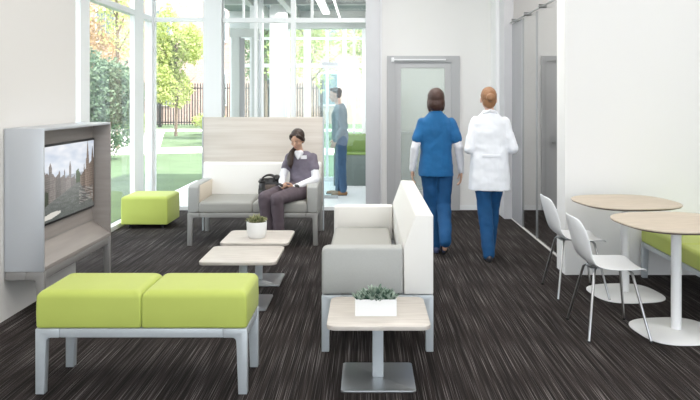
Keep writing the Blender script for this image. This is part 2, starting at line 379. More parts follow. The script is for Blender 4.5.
def cushion(x0, x1, y0, y1, z0, z1, r=.045, crown=0, vr=.014):
    cx, cy, w_, d_ = (x0+x1)/2, (y0+y1)/2, x1-x0, y1-y0
    def rg(i, z, rad=None): return [Vector((p[0], p[1], z)) for p in rpoly(w_-2*i, d_-2*i, rad or vr, 4, cx, cy)]
    rings = [rg(.010, z0), rg(.002, z0+.004), rg(0, z0+.012), rg(-.002, (z0+z1-r)/2)]
    for k in range(8):
        a = PI/2*k/7; rings.append(rg(r*(1-math.cos(a)), z1-r-crown+r*math.sin(a), vr+r*.35*(1-math.cos(a))))
    rings += [rg(r+.03, z1-crown*.4, vr+.03), rg(min(w_, d_)*.3, z1, vr+.06)]
    return MB().loft(rings)

# ---- green bench in front
gb = thing('bench', (-1.2135, 3.98, 0), 'lime green two cushion bench on silver legs in the left foreground', 'bench')
make_frame(gb, -.5715, .5715, -.204, .222, .354, M['silver'], leg=.058)
for i, (a, b_) in enumerate(((-.567, -.002), (.002, .567))):
    c = cushion(a-.002, b_+.002 if b_ > 0 else b_, -.203, .225, .356, .560, .042, .002).build('cushion', M['green'], gb, ang=60)
    MB().tube([(a+.05, -.2025, .366), (a+.05, -.2025, .366), (b_-.05, -.2025, .366)], .003).build('piping', M['greenpipe'], c)

# ---- green ottoman by the window
Yo = 8.62
ot = thing('ottoman', (-2.71, 8.83, 0), 'lime green cube ottoman on black casters beside the tall windows', 'ottoman')
cushion(-.285, .285, -.28, .28, .052, .40, .04, .004).build('cushion', M['green'], ot, ang=60)
for sx in (-1, 1):
    for sy in (-1, 1):
        MB().tube([(sx*.20-.012, sy*.2, .02), (sx*.20+.012, sy*.2, .02)], .02, 14).box(sx*.2-.016, sx*.2+.016, sy*.2-.012, sy*.2+.012, .022, .05, bevel=.004).build('caster', M['black'], ot)

# ---- TV cabinet on the left wall
tv = thing('media_cabinet', (-2.45, 5.685, 0), 'grey and taupe open fronted media cabinet on legs against the left wall', 'cabinet')
tx0, tx1, ty0, ty1, tz0, tz1 = -.145, .137, -.665, .665, .352, 1.382
box(tx0, tx1, ty0, ty0+.02, tz0, tz1, bevel=.003).build('side_panel', M['silverpanel'], tv, label='silver side panel nearest the camera')
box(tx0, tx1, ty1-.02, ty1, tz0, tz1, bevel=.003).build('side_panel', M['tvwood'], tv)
box(tx0, tx1, ty0+.02, ty1-.02, tz1-.02, tz1, bevel=.003).build('top_panel', M['silverpanel'], tv)
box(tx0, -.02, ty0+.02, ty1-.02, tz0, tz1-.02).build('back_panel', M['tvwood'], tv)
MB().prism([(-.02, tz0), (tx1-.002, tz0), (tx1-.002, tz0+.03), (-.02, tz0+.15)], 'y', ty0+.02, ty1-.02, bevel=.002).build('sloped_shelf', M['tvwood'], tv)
box(-.019, -.015, ty0+.03, ty1-.03, tz0+.152, tz0+.156).build('trim_strip', M['taupe'], tv)
make_frame(tv, tx0+.003, tx1, ty0, ty1, .35, mat('brown_grey_frame', (.30,.29,.28), .4, .3), sides=((1,0), (1,1)), rail=.06)

# ---- television in it (picture as vertex colours: a canal lined with old gabled houses)
tl = thing('television', (-2.4695, 5.755, .622), 'wide flat television showing a canal city, set in the grey cabinet', 'television')
TW, TH = 1.10, .618
box(0, .022, -TW/2, TW/2, 0, TH, bevel=.003).build('casing', M['black'], tl)
def picture():
    nx, nz = 200, 112
    rng = random.Random(3)
    # skyline: u 0 = left of picture (camera side) .. 1 right
    def fn(u, v, s): return noise.noise(Vector((u*s, v*s, 3.1)))
    def lerp(a, b, t): return tuple(x+(y-x)*t for x, y in zip(a, b))
    def sky(u, v): 
        c = .5+.5*fn(u*1.4, v*2.2, 3.0)+.3*fn(u, v*2, 9)
        return lerp((.42,.50,.62), (.80,.80,.82), max(0, min(1, c)))
    # left row of houses: gables descending towards the vanishing point at u=.66,v=.5
    def left_top(u):
        base = .47+.17*(1-u/.68)
        k = (u*11) % 1
        g = .055*(1-abs(k-.5)*2)*(1.2-u)
        for cu, w_, h_ in ((.19,.05,.19), (.08,.06,.08), (.53,.042,.25), (.43,.02,.13), (.34,.03,.10), (.61,.02,.06)):
            if abs(u-cu) < w_/2: g = max(g, h_*(1-.35*abs(u-cu)/(w_/2)))
        return base+g
    def right_top(u):
        t = (u-.72)/.28; base = .50+.24*max(0,t)
        g = 0
        for cu, w_, h_ in ((.87,.055,.42), (.84,.012,.20), (.97,.04,.22), (.80,.02,.12)):
            if abs(u-cu) < w_/2: g = max(g, h_*(1-abs(u-cu)/(w_/2)*.8))
        return base+g
    cols = []
    vs = []
    for j in range(nz+1):
        for i in range(nx+1):
            u, v = i/nx, j/nz
            vs.append((0, (u-.5)*(TW-.034), .017+v*(TH-.034)))
    faces = []
    for j in range(nz):
        for i in range(nx):
            faces.append((j*(nx+1)+i, j*(nx+1)+i+1, (j+1)*(nx+1)+i+1, (j+1)*(nx+1)+i))
            u, v = (i+.5)/nx, (j+.5)/nz
            c = sky(u, v)
            # water line on each bank
            wl = .42-.24*(1-u/.66) if u < .66 else .42
            wr = .42-(u-.70)*1.25
            if u < .66:
                if wl < v < left_top(u):
                    k = int(u*11+.0); hsh = (k*37 % 11)/11
                    c = lerp((.13,.11,.10), (.38,.33,.30), hsh)
                    if (u*66) % 1 < .45 and (v*34) % 1 < .5: c = tuple(x*.45 for x in c)
                    if v > left_top(u)-.05: c = lerp(c, (.24,.17,.15), .6)
                    c = lerp(c, (.5,.5,.52), u*.45)
            if u < .16 and v < .42+.06*fn(u,v,30) and v > .2: c = (.03,.045,.02)
            if .64 <= u < .76 and .42 < v < .50+.11*math.sin((u-.60)/.14*PI)+.03*fn(u,v,40): c = (.07,.11,.05)
            if u > .72 and wr < v < right_top(u):
                c = lerp((.20,.15,.12), (.42,.33,.27), (int(u*22)*5 % 7)/7)
                if (u*70) % 1 < .4 and (v*30) % 1 < .5: c = tuple(x*.45 for x in c)
            if v <= (wl if u < .66 else (wr if u > .72 else .42)) and v < .42:
                d = .5+.5*fn(u*.7, v*2.2, 16)+.2*fn(u, v*2, 50)
                c = lerp((.10,.115,.10), (.33,.34,.34), max(0, min(1, d*(.45+v))))
            if .70 < u < .98 and .10+(u-.7)*.1 < v < .36-(u-.70)*.15:   # moored boats on the right
                q = fn(u*.7+v*.5, v*3.2+u, 16)
                if q > .12: c = (.40,.38,.35)
                elif q < -.10: c = (.12,.11,.11)
            if .02 < u < .36 and abs(v-(.055+.10*u)) < .018+.02*math.sin(u*8)**2: c = (.62,.60,.55)  # white launch
            g_ = 1+.35*fn(u, v, 60)
            if v < .98 and c != (.62,.60,.55) and not (v > max(left_top(u) if u < .66 else 0, right_top(u) if u > .72 else 0, .56)): c = tuple(x*.62*g_ for x in c)
            cols.append(c)
    me = bpy.data.meshes.new('picture'); me.from_pydata(vs, [], faces)
    at = me.color_attributes.new('picture', 'FLOAT_COLOR', 'CORNER')
    arr = np.ones((len(faces)*4, 4), dtype=np.float32)
    arr[:, :3] = np.repeat(np.array(cols, dtype=np.float32), 4, axis=0)
    at.data.foreach_set('color', arr.ravel())
    m = bpy.data.materials.new('lit_television_picture'); m.use_nodes = True; nt = m.node_tree; b = nt.nodes['Principled BSDF']
    a = nt.nodes.new('ShaderNodeVertexColor'); a.layer_name = 'picture'
    b.inputs['Base Color'].default_value = (.01,.01,.01,1); b.inputs['Roughness'].default_value = .15
    nt.links.new(a.outputs[0], b.inputs['Emission Color']); b.inputs['Emission Strength'].default_value = TVE
    me.materials.append(m)
    o = bpy.data.objects.new('screen', me); COL.objects.link(o); o.parent = tl; o.location = (.0235, 0, 0)
TVE = .8
picture()

# ---- low tables
def low_table(name, loc, size, label, group):
    t = thing(name, loc, label, 'table', group)
    MB().prism(rpoly(size, size, .055), 'z', .362, .386, bevel=.004).build('tabletop', M['laminate'], t)
    MB().box(-.031, .031, -.02, .02, .012, .353, bevel=.004).build('pedestal', M['silver'], t)
    MB().box(-.12, .12, -.12, .12, .353, .362).build('mounting_plate', M['silver'], t)
    MB().prism(rpoly(.41, .41, .02), 'z', 0, .012, bevel=.002).build('base_plate', M['steel'], t)
    return t
G = 'square low laminate tables'
low_table('low_table', (.068, 4.0, 0), .56, 'pale square low table in front of the side-on sofa, carrying the succulent trough', G)
low_table('low_table', (-.955, 5.46, 0), .58, 'bare pale square low table, directly behind the green bench', G)
low_table('low_table', (-.94, 6.14, 0), .58, 'pale square low table carrying the round white pot, nearest the seated woman', G)

# ---- leaves helper for succulents
def rosette(mb, c, r, n, spread=1.2, fat=.28, seed=0):
    rg = random.Random(seed); c = Vector(c)
    for i in range(n):
        a = i*2.39996; t = i/n; ph = .12+spread*t
        d = Vector((math.cos(a)*math.sin(ph), math.sin(a)*math.sin(ph), math.cos(ph)))
        L = r*(.65+.5*t)*rg.uniform(.85,1.15); side = d.cross(Vector((0,0,1))).normalized(); nrm = side.cross(d).normalized()
        rings = []
        for s, w_ in ((0,.35), (.35,.9), (.7,1), (.9,.6), (1,.08)):
            p = c+d*L*s+Vector((0,0,1))*L*.12*s*s; ww = L*fat*w_
            rings.append([p+side*ww*math.cos(k*2*PI/6)+nrm*ww*.4*math.sin(k*2*PI/6) for k in range(6)])
        mb.loft(rings)
# trough
pl = thing('succulent_trough', (.055, 3.945, .386), 'white rectangular trough of grey-green succulents on the front low table', 'planter')
mb = MB(); wx, wy, wz, th = .1155, .05, .092, .004
mb.box(-wx, wx, -wy, -wy+th, 0, wz).box(-wx, wx, wy-th, wy, 0, wz).box(-wx, -wx+th, -wy+th, wy-th, 0, wz).box(wx-th, wx, -wy+th, wy-th, 0, wz).box(-wx+th, wx-th, -wy+th, wy-th, 0, .005)
mb.build('trough', M['pot'], pl, smooth=False)
box(-wx+th, wx-th, -wy+th, wy-th, .06, .075).build('soil', M['soil'], pl)
k = 0
for x, y, r, z in ((-.09,-.015,.042,.082), (-.055,.015,.05,.09), (-.028,-.02,.046,.085), (0,.015,.06,.095), (.028,-.018,.044,.085), (.05,.018,.055,.09), (.075,-.012,.046,.083), (.096,.016,.038,.082), (-.088,.02,.036,.08), (.01,-.03,.034,.082)):
    k += 1; mb = MB(); rosette(mb, (x, y, z-.012), r*1.25, 24 if k % 2 else 32, spread=.95, fat=.19 if k % 2 else .12, seed=k)
    mb.build('succulent', M['succ'], pl)
# round pot
rp = thing('potted_succulent', (-.952, 6.10, .386), 'round white pot with a spiky olive succulent on the low table nearest the far sofa', 'plant')
MB().lathe([(0,0),(.068,0),(.074,.006),(.085,.05),(.088,.135),(.086,.14),(.080,.138),(.078,.115),(0,.114)], 40).build('pot', M['pot'], rp)
MB().lathe([(0,.114),(.076,.114),(.074,.124),(0,.126)], 24).build('soil', M['soil'], rp)
for q, (x, y, r) in enumerate(((0,0,.085), (-.04,.01,.07), (.042,-.01,.07), (.01,.04,.065), (-.012,-.042,.062))):
    mb = MB(); rosette(mb, (x, y, .125), r, 26, fat=.10, seed=20+q); mb.build('succulent', M['succ2'], rp)

# ---- sofas
# far sofa (faces the camera), with tall wooden screen
fs = thing('sofa', (-1.23, 8.03, 0), 'grey and white two seat sofa with a tall pale wooden privacy screen behind it', 'sofa', 'waiting room sofas')
hx = .705
make_frame(fs, -hx, hx, -.45, .42, .354, M['taupe'], rail=.05)
def arm(x0, x1, y0, y1, yf, root, inner, mo, mi):
    """arm: outline in y/z swept along x; slightly raked front; inner pad is a part"""
    poly = [(y0, .357), (y1, .357), (y1, .655), (y0+.06, .655), (y0+.01, .63)]
    o = MB().prism(poly, 'x', x0, x1, bevel=.014, seg=3).build('arm', mo, root, ang=50)
    xi = x1 if inner > 0 else x0
    poly = [(y0+.05, .46), (y1-.02, .46), (y1-.02, .645), (y0+.07, .645)]
    MB().prism(poly, 'x', xi-.002*inner if inner > 0 else xi-.008, xi+.008 if inner > 0 else xi+.002, bevel=.004).build('inner_pad', mi, o, ang=50)
arm(-hx, -hx+.115, -.44, .30, 0, fs, 1, M['grey_up'], M['cream_up'])
arm(hx-.115, hx, -.44, .30, 0, fs, -1, M['grey_up'], M['cream_up'])
for a, b_ in ((-hx+.118, -.002), (.002, hx-.118)):
    c = cushion(a, b_, -.435, .22, .357, .475, .035).build('seat_cushion', M['seat_up'], fs, ang=60)
MB().prism([(.19, .40), (.33, .38), (.36, .83), (.30, .845), (.27, .82)], 'x', -hx+.005, hx-.005, bevel=.018, seg=3).build('back_cushion', M['white_up'], fs, ang=50)
box(-.735, .708, .425, .455, .30, 1.37, bevel=.003).build('privacy_screen', M['screenwood'], fs, label='tall pale washed wood screen behind the sofa')
for xe in (.708, -.749): box(xe, xe+.014, .42, .46, .0, 1.37).build('screen_edge', M['silver'], fs)

# near sofa (seen from its end, faces left)
ns = thing('sofa', (.075, 5.33, 0), 'white backed grey sofa seen end-on in the centre, facing left', 'sofa', 'waiting room sofas')
x0, x1, y0, y1 = -.355, .350, -.92, .92
make_frame(ns, x0, x1, y0, y1, .356, M['silver'], rail=.05, leg=.05)
def arm2(ya, yb, inner):
    poly = [(x0, .36), (.16, .36), (.16, .655), (x0+.03, .655), (x0, .64)]
    o = MB().prism(poly, 'y', ya, yb, bevel=.016, seg=3).build('arm', M['grey_up'] if inner > 0 else M['white_up'], ns, ang=50)
    yi = yb if inner > 0 else ya
    MB().prism([(x0+.03,.46), (.12,.46), (.12,.645), (x0+.04,.645)], 'y', yi-.004, yi+.004, bevel=.003).build('inner_pad', M['white_up'], o, ang=50)
arm2(y0+.003, y0+.118, 1); arm2(y1-.118, y1-.003, -1)
n = 1; L0, L1 = y0+.12, y1-.12
for i in range(n):
    a = L0+(L1-L0)*i/n+.002; b_ = L0+(L1-L0)*(i+1)/n-.002
    cushion(x0+.005, .13, a, b_, .36, .475, .035).build('seat_cushion', M['seat_up'], ns, ang=60)
prof = [(.165, .36), (.35, .36), (.35, .863), (.238, .867), (.162, .66)]
MB().prism(prof, 'y', y0+.002, y1-.002, bevel=.010, seg=3).build('backrest', M['white_up'], ns, ang=40)

# ---- café tables
def sup(a, n=2.7, k=72, rot=0):
    out = []
    for i in range(k):
        t = 2*PI*i/k; c, s = math.cos(t), math.sin(t)
        x = a*abs(c)**(2/n)*(1 if c >= 0 else -1); y = a*abs(s)**(2/n)*(1 if s >= 0 else -1)
        out.append((x*math.cos(rot)-y*math.sin(rot), x*math.sin(rot)+y*math.cos(rot)))
    return out
def ring(pts, s, z): return [Vector((p[0]*s, p[1]*s, z)) for p in pts]
def cafe_table(loc, label, rot=0):
    t = thing('cafe_table', loc, label, 'table', 'round cornered cafe tables', rot)
    p = sup(.40)
    MB().loft([ring(p, .99, .746), ring(p, 1, .748), ring(p, 1, .754), ring(p, .995, .756)]).build('tabletop', M['oak'], t)
    MB().loft([ring(p, .90, .730), ring(p, .985, .741), ring(p, .99, .7458)]).build('underside', M['edge'], t)
    MB().lathe([(.034,.012),(.034,.725)], 24).lathe([(.12,.722),(.12,.73)], 24).build('column', M['whitebase'], t)
    q = sup(.278, 3)
    MB().loft([ring(q, 1, 0), ring(q, 1, .006), ring(q, .98, .010), ring(q, .3, .014), ring(q, .12, .022)]).build('base_plate', M['whitebase'], t)
    return t
cafe_table((2.127, 4.80, 0), 'pale oak topped cafe table nearest the camera at the right edge', .12)
cafe_table((2.12, 5.73, 0), 'pale oak topped cafe table farther back, beside the white wall', .12)

# ---- chairs
def shell():
    prof = [(-.275,.805,.13), (-.270,.775,.160), (-.250,.70,.190), (-.225,.61,.203), (-.197,.54,.208), (-.160,.490,.212), (-.11,.463,.216), (-.05,.454,.22), (.03,.450,.222), (.11,.453,.22), (.165,.455,.208), (.195,.449,.19), (.21,.438,.16)]
    bm = bmesh.new(); rows = []; K = 12
    for i, (x, z, w_) in enumerate(prof):
        row = []
        for k in range(K+1):
            s = -1+2*k/K
            back = max(0, min(1, (z-.47)/.15))
            xx = x+back*.055*abs(s)**2.2*(1 if z < .8 else .8); zz = z+(1-back)*.018*abs(s)**3*(1 if x < .2 else .3)+ back*(-.02*abs(s)**3 if z > .77 else 0)
            row.append(bm.verts.new((xx, w_*s, zz)))
        rows.append(row)
    for a, b_ in zip(rows, rows[1:]):
        for k in range(K): bm.faces.new((a[k], a[k+1], b_[k+1], b_[k]))
    me = bpy.data.meshes.new('seat_shell'); bm.to_mesh(me); bm.free()
    o = bpy.data.objects.new('tmp', me); COL.objects.link(o)
    so = o.modifiers.new('s', 'SOLIDIFY'); so.thickness = .010; so.offset = 0
    su = o.modifiers.new('u', 'SUBSURF'); su.levels = 2; su.render_levels = 2
    me2 = bake(o); me2.materials.append(M['plastic']); return me2
def bake(o):
    bpy.context.view_layer.update()
    dg = bpy.context.evaluated_depsgraph_get(); me = bpy.data.meshes.new_from_object(o.evaluated_get(dg))
    old = o.data; bpy.data.objects.remove(o); bpy.data.meshes.remove(old)
    me.polygons.foreach_set('use_smooth', [True]*len(me.polygons)); return me
ch = thing('chair', (1.66, 4.815, 0), 'white moulded shell chair nearest the camera, at the front cafe table', 'chair', 'white shell chairs')
o = bpy.data.objects.new('seat_shell', shell()); COL.objects.link(o); o.parent = ch
for sx in (-1, 1):
    for sy in (-1, 1):
        lg = MB().tube([(sx*.09, sy*.04, .440), (sx*.118, sy*.095, .437), (sx*.128, sy*.116, .42), (sx*.203, sy*.242, .008)], .0085, 12, radii=[.0085,.0085,.0095,.0085]).build('leg', M['chrome'], ch)
        MB().tube([(sx*.2025, sy*.241, .012), (sx*.204, sy*.243, 0)], .0105, 12).build('foot_glide', M['rubber'], lg)
MB().box(-.13, .13, -.06, .06, .436, .444, bevel=.003).build('under_seat_bracket', M['chrome'], ch)
c2 = copy_tree(ch); c2.location = (1.72, 5.77, 0); c2['label'] = 'white moulded shell chair farther back, against the end of the white wall'

# ---- green bench along the right
rb = thing('bench', (2.80, 5.27, 0), 'lime green cushioned bench behind the cafe tables at the right edge', 'bench')
make_frame(rb, -.34, .34, -1.02, 1.0, .315, M['silver'], rail=.04)
for a, b_ in ((.245, 1.0), (-.52, .24), (-1.02, -.525)):
    cushion(-.335, .335, a, b_, .317, .452, .03).build('cushion', M['green'], rb, ang=60)

# ---- green bench in the vestibule
vb = thing('bench', (-.17, 12.95, 0), 'green upholstered bench on a dark grey plinth, seen through the back glazing', 'bench')
cushion(-.42, .36, -.2, .28, .56, .60, .02).build('cushion', mat('moss_green_upholstery', (.17,.26,.07), .7), vb)
cushion(-.42, .36, .10, .28, .60, .93, .04).build('backrest', mat('moss_green_upholstery', (.17,.26,.07), .7), vb)
box(-.42, .36, -.2, .28, 0, .56, bevel=.01).build('plinth', mat('dark_grey_laminate', (.13,.16,.15), .5), vb)
# free-standing glass door leaf held open near the man
gd = thing('glass_door', (-.60, 11.15, 0), 'open frameless bluish glass door leaf in front of the standing man', 'door')
box(-.10, .155, -.005, .005, .02, 2.15).build('pane', M['glassblue'], gd, smooth=False)
MB().box(-.10, .155, -.014, .014, .0, .05).box(-.10, .155, -.014, .014, 2.12, 2.17).build('rail', M['steel'], gd)

# ---- ceiling lamp strips of the vestibule
for nme, a, b_, w_ in (('strip_light', (-.70, 10.35), (-.69, 12.3), .13), ('strip_light', (-.50, 10.35), (-.47, 13.0), .035)):
    t = thing(nme, ((a[0]+b_[0])/2, (a[1]+b_[1])/2, 3.06), 'wide white ceiling light strip beyond the glazing' if w_ > .1 else 'narrow white ceiling light strip beyond the glazing', 'light', 'strip lights')
    L2 = (b_[1]-a[1])/2
    box(-w_/2, w_/2, -L2, L2, .02, .06).build('housing', M['framew'], t)
    box(-w_/2+.004, w_/2-.004, -L2+.01, L2-.01, .012, .02).build('diffuser', mat('lit_diffuser', (1,1,1), .5, emis=(1,.98,.93), es=1.6), t)
    for s in (-1, 1): MB().tube([(0, s*L2*.8, .06), (0, s*L2*.8, .19)], .004, 6).build('hanger', M['steel'], t)

# ------------------------------------------------------------------ people
class Flesh:
    """collects tapered limbs, ellipsoids and lofts, then melts them into one continuous surface"""
    def __init__(s): s.mb = MB()
    def cap(s, a, b, ra, rb, k=14):
        a, b = Vector(a), Vector(b); d = (b-a); L = d.length
        if L < 1e-5: return s
        d /= L; up = Vector((0,0,1)) if abs(d.z) < .9 else Vector((1,0,0)); u = d.cross(up).normalized(); v = u.cross(d)
        rings = []
        for i in range(5):
            t = PI/2*(1-i/4); 
            if i == 0: t = PI/2*.96
            rings.append([a-d*ra*math.sin(t)+(u*math.cos(q*2*PI/k)+v*math.sin(q*2*PI/k))*ra*math.cos(t) for q in range(k)])
        for i in range(5):
            t = PI/2*i/4
            if i == 4: t *= .96
            rings.append([b+d*rb*math.sin(t)+(u*math.cos(q*2*PI/k)+v*math.sin(q*2*PI/k))*rb*math.cos(t) for q in range(k)])
        s.mb.loft(rings); return s
    def chain(s, pts, rs, k=14):
        for i in range(len(pts)-1): s.cap(pts[i], pts[i+1], rs[i], rs[i+1], k)
        return s
    def ell(s, c, r, rot=None):
        n = bmesh.new(); bmesh.ops.create_uvsphere(n, u_segments=20, v_segments=14, radius=1)
        m = Matrix.Translation(Vector(c)) @ (rot.to_4x4() if rot else Matrix.Identity(4)) @ Matrix.Diagonal((*r, 1))
        s.mb.add(n, m); return s
    def rings(s, secs, side, k=24):
        """secs: (centre, half width along side, half depth); sections face along the path"""
        out = []; side = Vector(side).normalized()
        for i, (c, rw, rd) in enumerate(secs):
            d = (Vector(secs[min(i+1, len(secs)-1)][0])-Vector(secs[max(i-1, 0)][0])).normalized()
            f = d.cross(side).normalized(); sd = f.cross(d).normalized()
            out.append([Vector(c)+sd*rw*math.copysign(abs(math.cos(q*2*PI/k))**.85, math.cos(q*2*PI/k))+f*rd*math.copysign(abs(math.sin(q*2*PI/k))**.85, math.sin(q*2*PI/k)) for q in range(k)])
        s.mb.loft(out); return s
    def build(s, name, m, parent, vox=.009, it=4, wrinkle=0, wscale=.12, label=None):
        o = s.mb.build('tmp', m, None)
        r = o.modifiers.new('r', 'REMESH'); r.mode = 'VOXEL'; r.voxel_size = vox; r.use_smooth_shade = True
        sm = o.modifiers.new('s', 'SMOOTH'); sm.factor = .5; sm.iterations = it
        if wrinkle:
            t = bpy.data.textures.new('folds', 'CLOUDS'); t.noise_scale = wscale; t.noise_depth = 1
            d = o.modifiers.new('d', 'DISPLACE'); d.texture = t; d.strength = wrinkle; d.mid_level = .5; d.texture_coords = 'GLOBAL'
        me = bake(o); me.name = name
        if not me.materials: me.materials.append(m)
        o = bpy.data.objects.new(name, me); COL.objects.link(o); o.parent = parent
        if label: o['label'] = label
        return o

def hand(f, wrist, d, palm_n, thumb_side, curl=.5, s=1.0):
    """palm and five fingers; d = pointing direction, palm_n = direction the palm faces, thumb_side = towards the thumb"""
    w = Vector(wrist); d = Vector(d).normalized(); t = Vector(thumb_side); t = (t-d*t.dot(d)).normalized(); n = Vector(palm_n); n = (n-d*n.dot(d)-t*n.dot(t)).normalized()
    rot = Matrix((t, d, n)).transposed()
    f.ell(w+d*.045*s, (.037*s, .05*s, .015*s), rot)
    for i, (off, L) in enumerate(((.027, .070), (.009, .078), (-.010, .073), (-.027, .058))):
        p = w+d*.082*s+t*off*s; a = curl*.5; pts = [w+d*.05*s+t*off*.9*s, p]
        for seg in (.45, .30, .25):
            p = p+(d*math.cos(a)+n*math.sin(a))*L*seg*s; pts.append(p); a += curl*.8
        f.chain(pts, [.0095*s, .0095*s, .0088*s, .008*s, .0068*s], 8)
    p0 = w+d*.02*s+t*.022*s; p1 = p0+(d*.6+t*.7+n*.25).normalized()*.035*s; p2 = p1+(d*.9+t*.2+n*.35).normalized()*.028*s; p3 = p2+(d*.95+n*.3).normalized()*.022*s
    f.chain([p0, p1, p2, p3], [.013*s, .0115*s, .0095*s, .008*s], 8)

def head(f, c, fwd, up, s=1.0):
    """skull, jaw, nose, ears and chin in one flesh; c = head centre (ear height)"""
    fw = Vector(fwd).normalized(); u = Vector(up); u = (u-fw*u.dot(fw)).normalized(); r = fw.cross(u)
    R = Matrix((r, fw, u)).transposed()
    P = lambda x, y, z: Vector(c)+(r*x+fw*y+u*z)*s
    f.ell(P(0,-.012,.030), (.074*s,.092*s,.085*s), R)
    f.ell(P(0,.022,-.022), (.060*s,.066*s,.078*s), R)
    f.ell(P(0,.046,-.070), (.035*s,.032*s,.030*s), R)
    f.cap(P(0,.082,.010), P(0,.104,-.020), .007*s, .012*s)
    f.ell(P(0,.082,-.050), (.020*s,.010*s,.009*s), R)
    for sx in (-1, 1):
        f.ell(P(sx*.076,-.004,-.008), (.009*s,.018*s,.030*s), R)
        f.ell(P(sx*.036,.062,-.018), (.022*s,.022*s,.020*s), R)
    return P, R
def face(root, P, R, s, body, closed=False):
    for sx in (-1, 1):
        Flesh().ell(P(sx*.031,.0795,.008 if not closed else .004), (.014*s,.006*s,(.0065 if not closed else .003)*s), R).build('eye', M['eye'], body, .002, 1)
        Flesh().cap(P(sx*.016,.085,.028), P(sx*.046,.072,.030), .0032*s, .002*s).build('eyebrow', M['eye'], body, .0015, 1)
    Flesh().ell(P(0,.0885,-.050), (.022*s,.006*s,.0065*s), R).build('mouth', M['lip'], body, .002, 1)

def shoe(root, heel, toe, m, h=.075, w=.042):
    f = Flesh(); a, b_ = Vector(heel), Vector(toe); d = (b_-a); L = d.length; d /= L
    side = d.cross(Vector((0,0,1))).normalized()
    up = side.cross(d).normalized()
    f.ell(a+d*L*.22+up*h*.45, (w*.80, L*.26, h*.55), Matrix((side, d, up)).transposed())
    f.ell(a+d*L*.62+up*h*.32, (w, L*.36, h*.40), Matrix((side, d, up)).transposed())
    f.cap(a+d*L*.2+up*h*.4, a+d*L*.2+up*h*1.1, w*.8, w*.75)
    o = f.build('shoe', m, root, .006, 3)
    # sole
    out = []
    for i in range(20):
        t = 2*PI*i/20; out.append((math.cos(t), math.sin(t)))
    rr = [[a+d*L*(.5+.49*y)+side*x*w*(.95 if y > 0 else .8)+up*z for x, y in out] for z in (.0, .014)]
    MB().loft(rr).build('sole', M['rubber'], o)
    return o

# ---------- woman in royal blue scrubs, walking away
def V(*a): return Vector(a)
def woman_blue():
    r = thing('person', (.72, 7.20, 0), 'person in royal blue scrubs over white sleeves, brown bob, walking away', 'person')
    lSh, rSh = V(-.138,0,1.345), V(.150,0,1.345)
    lEl, rEl = V(-.220,-.03,1.09), V(.232,-.04,1.09); lWr, rWr = V(-.24,.04,.865), V(.262,.02,.845)
    lHip, rHip = V(-.085,0,.90), V(.095,0,.90)
    lKn, lAn = V(-.035,.10,.49), V(.005,.05,.085)
    rKn, rAn = V(.085,.03,.50), V(.07,-.22,.22)
    H0 = V(.0,.02,1.575)
    b = Flesh()
    b.rings([(V(0,0,.84),.13,.085), (V(0,0,.93),.145,.095), (V(0,0,1.08),.115,.08), (V(0,0,1.25),.14,.09), (V(0,-.005,1.36),.16,.075), (V(0,-.005,1.43),.08,.055)], (1,0,0))
    b.cap((0,-.005,1.40),(0,.01,1.52),.05,.046)
    P, R = head(b, H0, (0,1,-.02), (0,0,1), 1.0)
    for S, E, Wr in ((lSh,lEl,lWr), (rSh,rEl,rWr)): b.chain([S,E,Wr], [.045,.036,.024])
    hand(b, lWr, (-.02,.12,-1), (1,0,0), (0,1,0), .45); hand(b, rWr, (-.02,.12,-1), (-1,0,0), (0,1,0), .45)
    for Hh, K, A in ((lHip,lKn,lAn), (rHip,rKn,rAn)): b.chain([Hh,K,A], [.078,.052,.035])
    b.cap(lAn, lAn+V(0,.12,-.04), .03,.025); b.cap(rAn, rAn+V(.0,.04,-.13), .03,.025)
    body = b.build('body', M['skin'], r, .0065, 3)
    face(r, P, R, 1, body)
    p = Flesh()
    p.rings([(V(0,0,.80),.135,.095), (V(.0,0,.90),.145,.10), (V(0,0,1.0),.13,.09)], (1,0,0))
    p.chain([lHip,lKn,lAn+V(0,0,.0)], [.085,.074,.062]); p.chain([rHip,rKn,rAn+V(0,.02,.0)], [.085,.074,.066]); p.cap(rAn+V(0,.02,0), rAn+V(0,0,-.05), .066, .06)
    p.build('scrub_trousers', M['bluepants'], r, .009, 3, .018, .09)
    t = Flesh()
    t.rings([(V(0,0,.80),.180,.122), (V(0,0,.90),.176,.120), (V(0,0,1.02),.162,.110), (V(0,0,1.15),.160,.105), (V(0,0,1.28),.172,.108), (V(0,-.005,1.35),.165,.092), (V(0,-.005,1.40),.125,.076), (V(0,-.002,1.445),.075,.060), (V(0,0,1.465),.06,.056)], (1,0,0))
    t.cap(lSh, lSh+(lEl-lSh)*.62, .056,.062); t.cap(rSh, rSh+(rEl-rSh)*.62, .056,.062)
    t.build('scrub_top', M['blue'], r, .009, 3, .016, .09)
    for S, E, Wr in ((lSh,lEl,lWr), (rSh,rEl,rWr)): Flesh().chain([S+(E-S)*.4,E,Wr], [.048,.045,.033]).build('sleeve', M['sleeve'], r, .008, 3, .008, .05)
    h = Flesh(); h.ell(H0+V(0,-.014,.035), (.088,.104,.098)); h.ell(H0+V(0,-.045,-.03), (.086,.07,.085)); h.ell(H0+V(-.062,-.01,-.035),(.032,.055,.08)); h.ell(H0+V(.062,-.01,-.035),(.032,.055,.08))
    h.build('hair', M['brownhair'], r, .007, 3, .006, .02)
    shoe(r, V(.005,-.02,0), V(.0,.23,0), M['shoew'])
    shoe(r, V(.07,-.24,.20), V(.065,-.10,.005), M['shoew'])
    return r
woman_blue()

